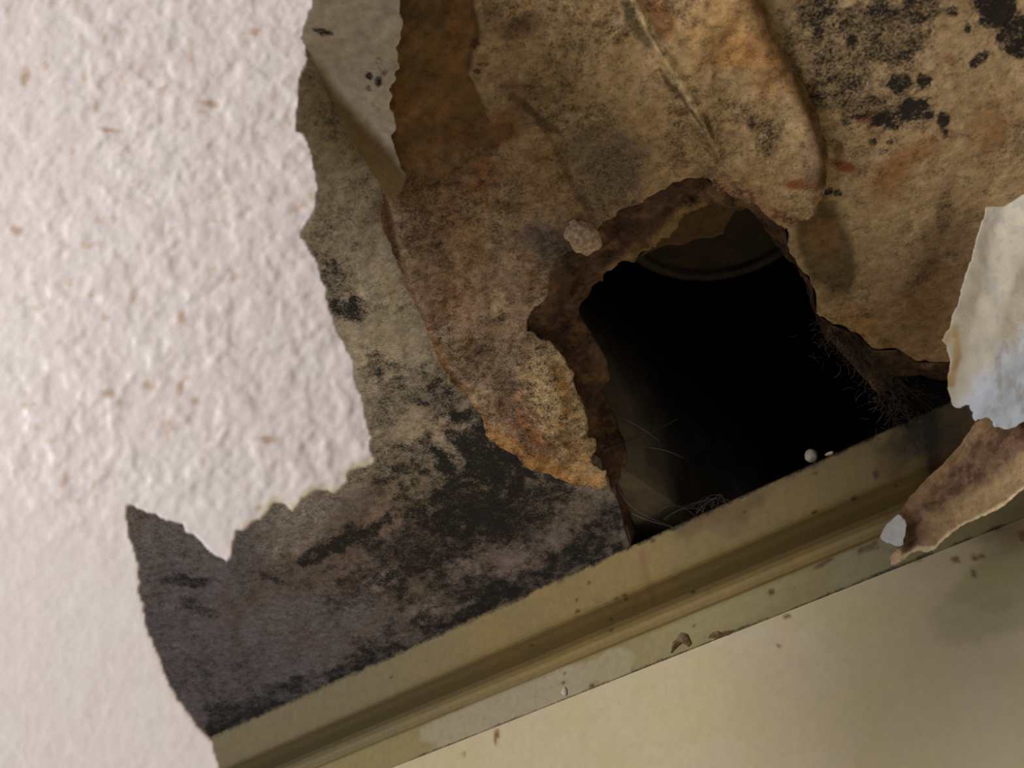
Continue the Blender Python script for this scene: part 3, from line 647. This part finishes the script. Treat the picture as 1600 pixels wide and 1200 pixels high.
# ------------------------------------------------------------------ large textured sheet hanging at the left
FLAP = [(486,-200),(489,-60),(488,0),(487,25),(481,40),(472,60),(478,85),(480,105),(470,125),(468,145),(466,170),(464,200),(462,215),(475,220),(483,240),(490,270),(496,300),(494,330),(485,355),(472,375),(468,383),(480,395),(490,410),(500,440),(510,460),(513,490),(522,515),(535,540),(545,560),(553,590),(558,615),(567,640),(573,670),(580,690),(577,705),(583,730),(560,736),(544,741),(542,760),(521,775),(502,769),(476,782),(459,803),(446,792),(431,788),(420,802),(412,816),(397,816),(388,829),(369,831),(366,850),(360,881),(337,870),(322,859),(307,840),(292,834),(289,823),(262,817),(244,806),(221,799),(208,786),(202,797),(202,821),(210,851),(221,881),(217,896),(222,908),(219,919),(229,945),(230,975),(240,997),(248,1020),(259,1050),(277,1084),(281,1095),(307,1129),(334,1159),(336,1174),(342,1189),(344,1205),(352,1290),(360,1400),(-600,1400),(-600,-480),(486,-480)]
N_in = None
def frame_from_depths(pts):
    P = [at_depth([p[:2]], p[2])[0] for p in pts]
    n = nrm(np.cross(P[1] - P[0], P[2] - P[0]))
    if n @ (P[0] - CAM) < 0: n = -n            # pointing away from the viewer
    u = nrm((P[1] - P[0]) - n * ((P[1] - P[0]) @ n)); v = np.cross(n, u)
    return P[0], u, v, n
P0, U, V_, Nf = frame_from_depths([(250, 600, .480), (900, 600, .500), (250, -300, .528)])
def paint_flap(px, L):
    x, y = px[:, 0], px[:, 1]; n = len(px); c = np.tile(lin((226, 215, 213)), (n, 1)); m = np.zeros(n)
    t = fbm(x, y, 34, 4, 91); c = mixc(c, (226, 218, 216), sstep(.5, .65, fbm(x, y, 130, 3, 92)) * .6)
    rough_zone = 1 - sstep(760, 860, y)
    pit = fbm(x * 1.0, y * .8, 15, 4, 95)
    c = mixc(c, (196, 168, 136), sstep(.62, .80, pit) * (.1 + .35 * rough_zone) * (.4 + .9 * sstep(.45, .6, t)))
    c = mixc(c, (204, 190, 156), (1 - sstep(3, 14, segdist(px, [(583,730),(544,741),(542,760),(521,775),(502,769),(476,782),(459,803),(431,788),(412,816),(388,829)]) + (pit - .5) * 14)) * .8)
    c = mixc(c, (206, 190, 170), (1 - sstep(2, 9, segdist(px, [(202,797),(221,881),(219,919),(248,1020),(281,1095),(334,1159),(344,1205)]) + (pit - .5) * 12)) * .6)
    for bx, by, r1, r2 in ((418,694,13,6),(285,618,5,12),(237,612,9,6),(175,623,10,7),(308,636,8,6),(288,510,6,10),(42,128,7,14),(398,60,7,6),(30,368,9,7),(153,178,4,9),(405,797,4,4),(330,175,14,5),(175,215,14,4)):
        c = mixc(c, (176, 142, 104), blob(px, bx, by, r1, r2, 10, .7, .6, 8) * .7)
    return c, m
def disp_flap(px, L):
    x, y = px[:, 0], px[:, 1]
    rz = .18 + .82 * (1 - sstep(740, 900, y)) * (.35 + .65 * sstep(-80, 160, x))
    a = fbm(x * .95, y * 1.05, 30, 3, 71); b6 = fbm(x, y, 13, 3, 73); ridg = 1 - np.abs(fbm(x, y, 24, 3, 79) - .5) * 6
    d = (sstep(.38, .64, a) * .00042 + (b6 - .5) * .00050 + np.clip(ridg, 0, 1) * .0002) * rz
    d += (fbm(x, y, 9, 2, 75) - .5) * .00010
    d += .010 * np.sin((x + 150) / 320.) * np.exp(-((y - 500) / 500.) ** 2)          # gentle billow
    # overlap fold of the lower piece
    r = segdist(px, [(205,790),(245,805)]); d += .0
    return d
flap = sheet('hanging_textured_sheet', P0, U, V_, rough_line(FLAP, 2.8, True, 3, 41), mat_painted('textured_ceiling_paint', 1.33, con=.08, mottle=.04, bump=.25, bumpscale=420, rough=.32, spec=.5, dist=.0007),
             .00085, .0018, disp=disp_flap, paint=paint_flap,
             label='large pinkish-white rough textured ceiling sheet hanging at the left with jagged edge', cat='ceiling sheet')

# ------------------------------------------------------------------ torn flap hanging at the right
SKIN = [(1700,-60),(1640,120),(1600,217),(1578,240),(1570,262),(1555,307),(1540,356),(1525,405),(1510,450),(1506,467),(1491,512),(1479,531),(1487,544),(1491,561),(1489,610),(1494,628),(1502,640),(1519,631),(1523,645),(1525,659),(1535,655),(1544,651),(1553,659),(1555,668),(1570,671),(1585,668),(1600,659),(1650,620),(1800,560),(1900,300),(1900,-60)]
P0r, Ur, Vr, Nr = frame_from_depths([(1550, 600, .70), (1750, 600, .70), (1600, 100, .69)])
rf = empty('hanging_torn_flap', tuple(at_depth([(1570, 640)], .70)[0]), label='pale torn plaster flap with brown underside hanging over the moulding at right', cat='plaster flap')
def paint_skin(px, L):
    x, y = px[:, 0], px[:, 1]; n = len(px); c = np.tile(lin((196, 186, 166)), (n, 1)); m = np.zeros(n)
    b7 = sstep(0, 60, (y - 560) + (x - 1540) * 1.2 + (fbm(x, y, 30, 3, 5) - .5) * 60); c = mixc(c, (196, 202, 212), b7)
    c = mixc(c, (170, 166, 160), sstep(.56, .68, fbm(x * 1.6, y * .8, 16, 4, 8)) * .6 * sstep(1510, 1560, x))
    c = mixc(c, (186, 160, 112), line(px, [(1484,530),(1496,520)], 10, .6, .5) * .7)
    c = mixc(c, (176, 140, 86), line(px, [(1500,525),(1502,560),(1493,600)], 6, .6, .6) * .8)
    return c, m
sheet('painted_face', P0r, Ur, Vr, rough_line(SKIN, 2.5, True, 3, 51), mat_painted('weathered_white_skin', 1.25, mottle=.08, bump=.4, rough=.6), .0008, .0022,
      disp=lambda px, L: (fbm(px[:, 0], px[:, 1], 60, 3, 1) - .5) * .006 + .010 * sstep(1530, 1500, px[:, 0]) * 0 - .006 * (1 - sstep(0, 50, px[:, 0] - (1600 - (px[:, 1] - 217) * .27))), paint=paint_skin, parent=rf)
rf.children[0]['label'] = 'smooth off-white to bluish painted face'
TONG = [(1620,600),(1560,640),(1532,655),(1517,672),(1492,707),(1460,740),(1430,772),(1405,805),(1416,822),(1410,851),(1390,872),(1391,884),(1405,880),(1420,868),(1435,862),(1448,864),(1462,857),(1472,848),(1485,837),(1500,824),(1525,812),(1550,800),(1575,785),(1600,764),(1660,710),(1800,620),(1780,560)]
P0t, Ut, Vt_, Nt_ = frame_from_depths([(1400, 840, .748), (1600, 720, .722), (1540, 660, .722)])
def paint_tong(px, L):
    x, y = px[:, 0], px[:, 1]; n = len(px); c = np.tile(lin((146, 118, 90)), (n, 1)); m = np.zeros(n)
    s = (y - 884) + (x - 1391) * .58     # across the tongue, 0 at the lower edge
    st = fbm(x * .8 + y, (y * .7 - x * .9) * .6, 16, 4, 14)
    core = line(px, [(1420,830),(1480,775),(1560,700),(1640,650)], 34, .35, .35, 24)
    c = mixc(c, (112, 86, 68), core * .85); c = mixc(c, (78, 56, 44), core * sstep(.5, .62, st) * .7); c = mixc(c, (150, 122, 100), core * sstep(.62, .72, fbm(x, y, 14, 3, 18)) * .5)
    c = mixc(c, (168, 142, 104), line(px, [(1470,825),(1530,785),(1600,740),(1650,700)], 20, .8, .3) * .7); c = mixc(c, (156, 130, 100), line(px, [(1425,790),(1490,720),(1530,670)], 12, .7, .4) * .6)
    c = mixc(c, (216, 194, 156), line(px, [(1391,884),(1435,862),(1462,857),(1485,837),(1525,812),(1575,785),(1600,764),(1660,710)], 4.5, .6, .5, 10) * .95)
    c = mixc(c, (198, 170, 140), line(px, [(1391,880),(1400,868)], 9, .6, .4) * .9)
    return c, m
tf = sheet('torn_paper_tongue', P0t, Ut, Vt_, rough_line(TONG, 2.2, True, 3, 61), mat_painted('brown_torn_paper', 1.85, mottle=.3, bump=1.0, bumpscale=500, rough=.9, dist=.0016), .0008, .0022,
      disp=lambda px, L: (fbm(px[:, 0], px[:, 1], 22, 4, 1) - .5) * .004 - .005 * (line(px, [(1420,825),(1480,775),(1560,700),(1640,650)], 36, .8, .2)), paint=paint_tong, parent=rf)
put(tf, label='brown fibrous torn underside with a pale lower edge')
TIP = [(1405,804),(1385,820),(1375,839),(1381,846),(1390,849),(1402,853),(1411,852),(1414,838),(1417,822),(1411,812)]
P0q = at_depth([(1400, 830)], .742)[0]
sheet('pale_tip', P0q, Ut, Vt_, rough_line(TIP, 1.5, True, 2, 5), mat_simple('bluish_white_tip', (236, 240, 246), (252, 253, 255), 300, .7), .0006, .002,
      disp=lambda px, L: (fbm(px[:, 0], px[:, 1], 14, 3, 9) - .5) * .002, parent=rf)
rf.children[-1]['label'] = 'bluish white folded tip'

# ------------------------------------------------------------------ lumps, crumbs, chips
def lump(name, c, r, mat, seed, sq=(1, 1, 1), amp=.35, n=20, **k):
    V = []; F = []
    for i in range(n + 1):
        for j in range(2 * n):
            th = math.pi * i / n; ph = math.pi * j / n
            V.append((math.sin(th) * math.cos(ph), math.sin(th) * math.sin(ph), math.cos(th)))
    V = np.array(V); f = 1 + amp * ((fbm(V[:, 0] * 3 + V[:, 2] * 2, V[:, 1] * 3 - V[:, 2] * 1.5, 1.4, 3, seed) - .5) * 2)
    V = V * f[:, None] * r * np.array(sq) + np.array(c)
    for i in range(n):
        for j in range(2 * n):
            a = i * 2 * n + j; b8 = i * 2 * n + (j + 1) % (2 * n); F.append((a, a + 2 * n, b8 + 2 * n, b8))
    return make(name, V, F, mat, **k)
M_PL = mat_simple('pale_plaster', (196, 158, 116), (242, 226, 206), 500, .9, .7, .2, .0012)
pl = on_plane(np.array([(911, 369)]), np.array([0, 0, H - .008]), Z)[0]
lump('plaster_lump', pl, .0096, M_PL, 5, (.75, 1.1, .8), .30, 26, label='small pale plaster lump stuck on the upper left rim of the hole', cat='plaster lump')
pb = on_plane(np.array([(1268, 712)]), np.array([0, y1 + .002, 0]), Y)[0]; 
lump('plaster_crumb', pb, .0042, mat_simple('bead_white', (168, 156, 140), (190, 178, 160), 300, .8), 9, (1, 1, 1), .12, 14, label='small round pale crumb on the moulding top edge before the black hole', cat='crumb', group='crumbs on the moulding')
pb2 = on_plane(np.array([(1296, 709)]), np.array([0, y1 + .002, 0]), Y)[0]
lump('plaster_crumb', pb2, .0016, M_PL, 12, (1.8, 1, .7), .3, 8, label='tiny flat pale flake on the moulding top edge just right of the round crumb', cat='crumb', group='crumbs on the moulding')
def on_trim(p):
    r = ray([p])[0]; best = None
    for i in range(len(PF) - 1):
        a = PF[i]; b9 = PF[i + 1]; n = np.array([-(b9[1] - a[1]), b9[0] - a[0]]); dn = n @ r[1:]
        if abs(dn) < 1e-12: continue
        t = (n @ (np.array([a[0], a[1]]) - CAM[1:])) / dn; P = CAM + r * t
        s = ((P[1:] - a) @ (b9 - a)) / ((b9 - a) @ (b9 - a))
        if -0.01 <= s <= 1.01: return P
    return on_plane([p], np.array([0, y_wall, 0]), Y)[0]
lump('plaster_crumb', on_trim((883, 1081)) + np.array([0, -.001, 0]), .0026, mat_simple('crumb_grey', (178, 170, 160), (210, 204, 196), 400, .8), 3, (.8, .7, 1.2), .4, 10,
     label='tiny white crumb stuck on the lower lip of the moulding', cat='crumb', group='crumbs on the moulding')
M_CHIP = mat_simple('brown_paint_chip', (88, 70, 44), (134, 112, 80), 300, .8, .4)
def chip(outline, lift, label, seed):
    P = np.array([on_trim(p) for p in outline]); c = P.mean(0); n = len(P)
    inner = c + (P - c) * .45 + np.array([0, -lift, 0])
    rim_ = P + np.array([0, -lift * .35, 0])
    V = np.concatenate([P, rim_, inner, [c + np.array([0, -lift * .8, 0])]])
    F = []
    for i in range(n):
        j = (i + 1) % n
        F += [(i, j, n + j, n + i), (n + i, n + j, 2 * n + j, 2 * n + i), (2 * n + i, 2 * n + j, 3 * n, 3 * n)]
    me = bpy.data.meshes.new('paint_chip'); me.from_pydata([tuple(v) for v in V], [], [f if f[2] != f[3] else f[:3] for f in F]); me.materials.append(M_CHIP)
    o = bpy.data.objects.new('paint_chip', me); COL.objects.link(o); put(o, label=label, cat='paint chip', group='chips on the moulding edge'); return o
chip([(1050,1021),(1053,1004),(1061,998),(1066,989),(1075,992),(1081,1006),(1076,1011),(1069,1003),(1060,1010)], .004, 'curled brown paint chip on the lower lip of moulding, taller of the two', 1)
chip([(1107,997),(1113,990),(1122,987),(1134,992),(1148,985),(1140,992),(1120,998)], .003, 'low flat brown paint chip on the moulding lip, just right of the curled one', 2)

# ------------------------------------------------------------------ cobwebs and fibres
M_WEB = mat_simple('dusty_web', (66, 58, 50), (100, 88, 74), 200, 1.0)
M_FIB = mat_simple('pale_fibre', (84, 80, 70), (112, 108, 96), 200, .8)
def curve_px(p, d, n=16):
    """quadratic through three pixel points at three depths"""
    t = np.linspace(0, 1, n)[:, None]; P = [at_depth([a], z)[0] for a, z in zip(p, d)]
    c = 2 * P[1] - .5 * (P[0] + P[2]); return (1 - t) ** 2 * P[0] + 2 * t * (1 - t) * c + t * t * P[2]
def dep(p, up=.0):
    P = on_plane([p], np.array([0, 0, H + up]), Z)[0]; return -((P - CAM) @ M)[2]
def strands(name, specs, mat, **k):
    Vs = []; Fs = []; o = 0
    for p, r in specs:
        v, f = tube(p, r, 4); Vs.append(v); Fs.append(f + o); o += len(v)
    return make(name, np.concatenate(Vs), np.concatenate(Fs), mat, **k)
fib = []
for a, b10, c, r0 in (((930,706),(1000,682),(1058,655),.00055), ((945,640),(1000,668),(1030,690),.00035), ((950,698),(1020,700),(1068,716),.00035), ((920,680),(960,690),(1010,672),.00035), ((965,745),(985,790),(1050,822),.00028), ((985,800),(1010,812),(1060,826),.00035)):
    d0 = dep(a, .004); pts = curve_px((a, b10, c), (d0, d0 - .004, d0 - .002)); fib.append((pts, np.linspace(r0, r0 * .35, len(pts))))
strands('loose_fibres', fib, M_FIB, label='thin pale fibres sticking into the hole from the curled orange paper tip', cat='fibres', kind='stuff')
rng = random.Random(8); web = []
BAND = [(1290,500),(1325,530),(1365,560),(1395,600),(1400,650)]
def band_pt(spread):
    k = rng.random() * 3.999; i_ = int(k); f = k - i_; a = BAND[i_]; c = BAND[i_ + 1]
    return (a[0] + (c[0] - a[0]) * f + rng.gauss(0, spread), a[1] + (c[1] - a[1]) * f + rng.gauss(0, spread))
def web_depth(p): return dep((p[0], min(p[1], 640)), .003)
for i in range(620):                                  # matted short threads
    a = band_pt(13 if i < 420 else 24); an = rng.uniform(0, math.pi); l_ = rng.uniform(5, 26); e = (a[0] + l_ * math.cos(an), a[1] + l_ * math.sin(an))
    if a[1] < 500 + (a[0] - 1290) * .42: continue
    d0 = web_depth(a); web.append((curve_px((a, ((a[0] + e[0]) / 2 + rng.uniform(-4, 4), (a[1] + e[1]) / 2 + rng.uniform(-4, 4)), e), (d0, d0 - .001, d0 + rng.uniform(-.003, .003)), 5), rng.uniform(.00008, .00030)))
for i in range(34):                                   # long threads
    a = band_pt(10); e = (rng.uniform(1380, 1500), rng.uniform(600, 665)); d0 = web_depth(a)
    web.append((curve_px((a, ((a[0] + e[0]) / 2, (a[1] + e[1]) / 2 + rng.uniform(-8, 14)), e), (d0, d0, web_depth(e)), 9), rng.uniform(.00006, .00012)))
for i in range(60):                                   # dust grains caught in it
    a = band_pt(26); d0 = web_depth(a); P = at_depth([a], d0)[0]; web.append((np.array([P, P + np.array([.0006, .0003, .0004])]), rng.uniform(.0003, .0006)))
strands('cobweb', web, M_WEB, label='dusty brown cobweb hanging across the right corner of the hole down to the moulding', cat='cobweb', kind='stuff')
fz = []
for i in range(16):
    a = (rng.uniform(1085, 1140), 0); ya = 846 - (a[0] - 1000) * .455 - 1; e = (a[0] - rng.uniform(10, 70), ya - rng.uniform(-6, 22) + 12); d0 = dep((a[0], ya), 0) - .002
    fz.append((curve_px(((a[0], ya), (a[0] * .5 + e[0] * .5, min(e[1], ya) - rng.uniform(2, 12)), e), (d0, d0, d0), 10), rng.uniform(.00008, .00022)))
strands('dust_tuft', fz, M_WEB, label='brown dusty fluff on the top edge of the moulding below the black hole', cat='dust', kind='stuff')
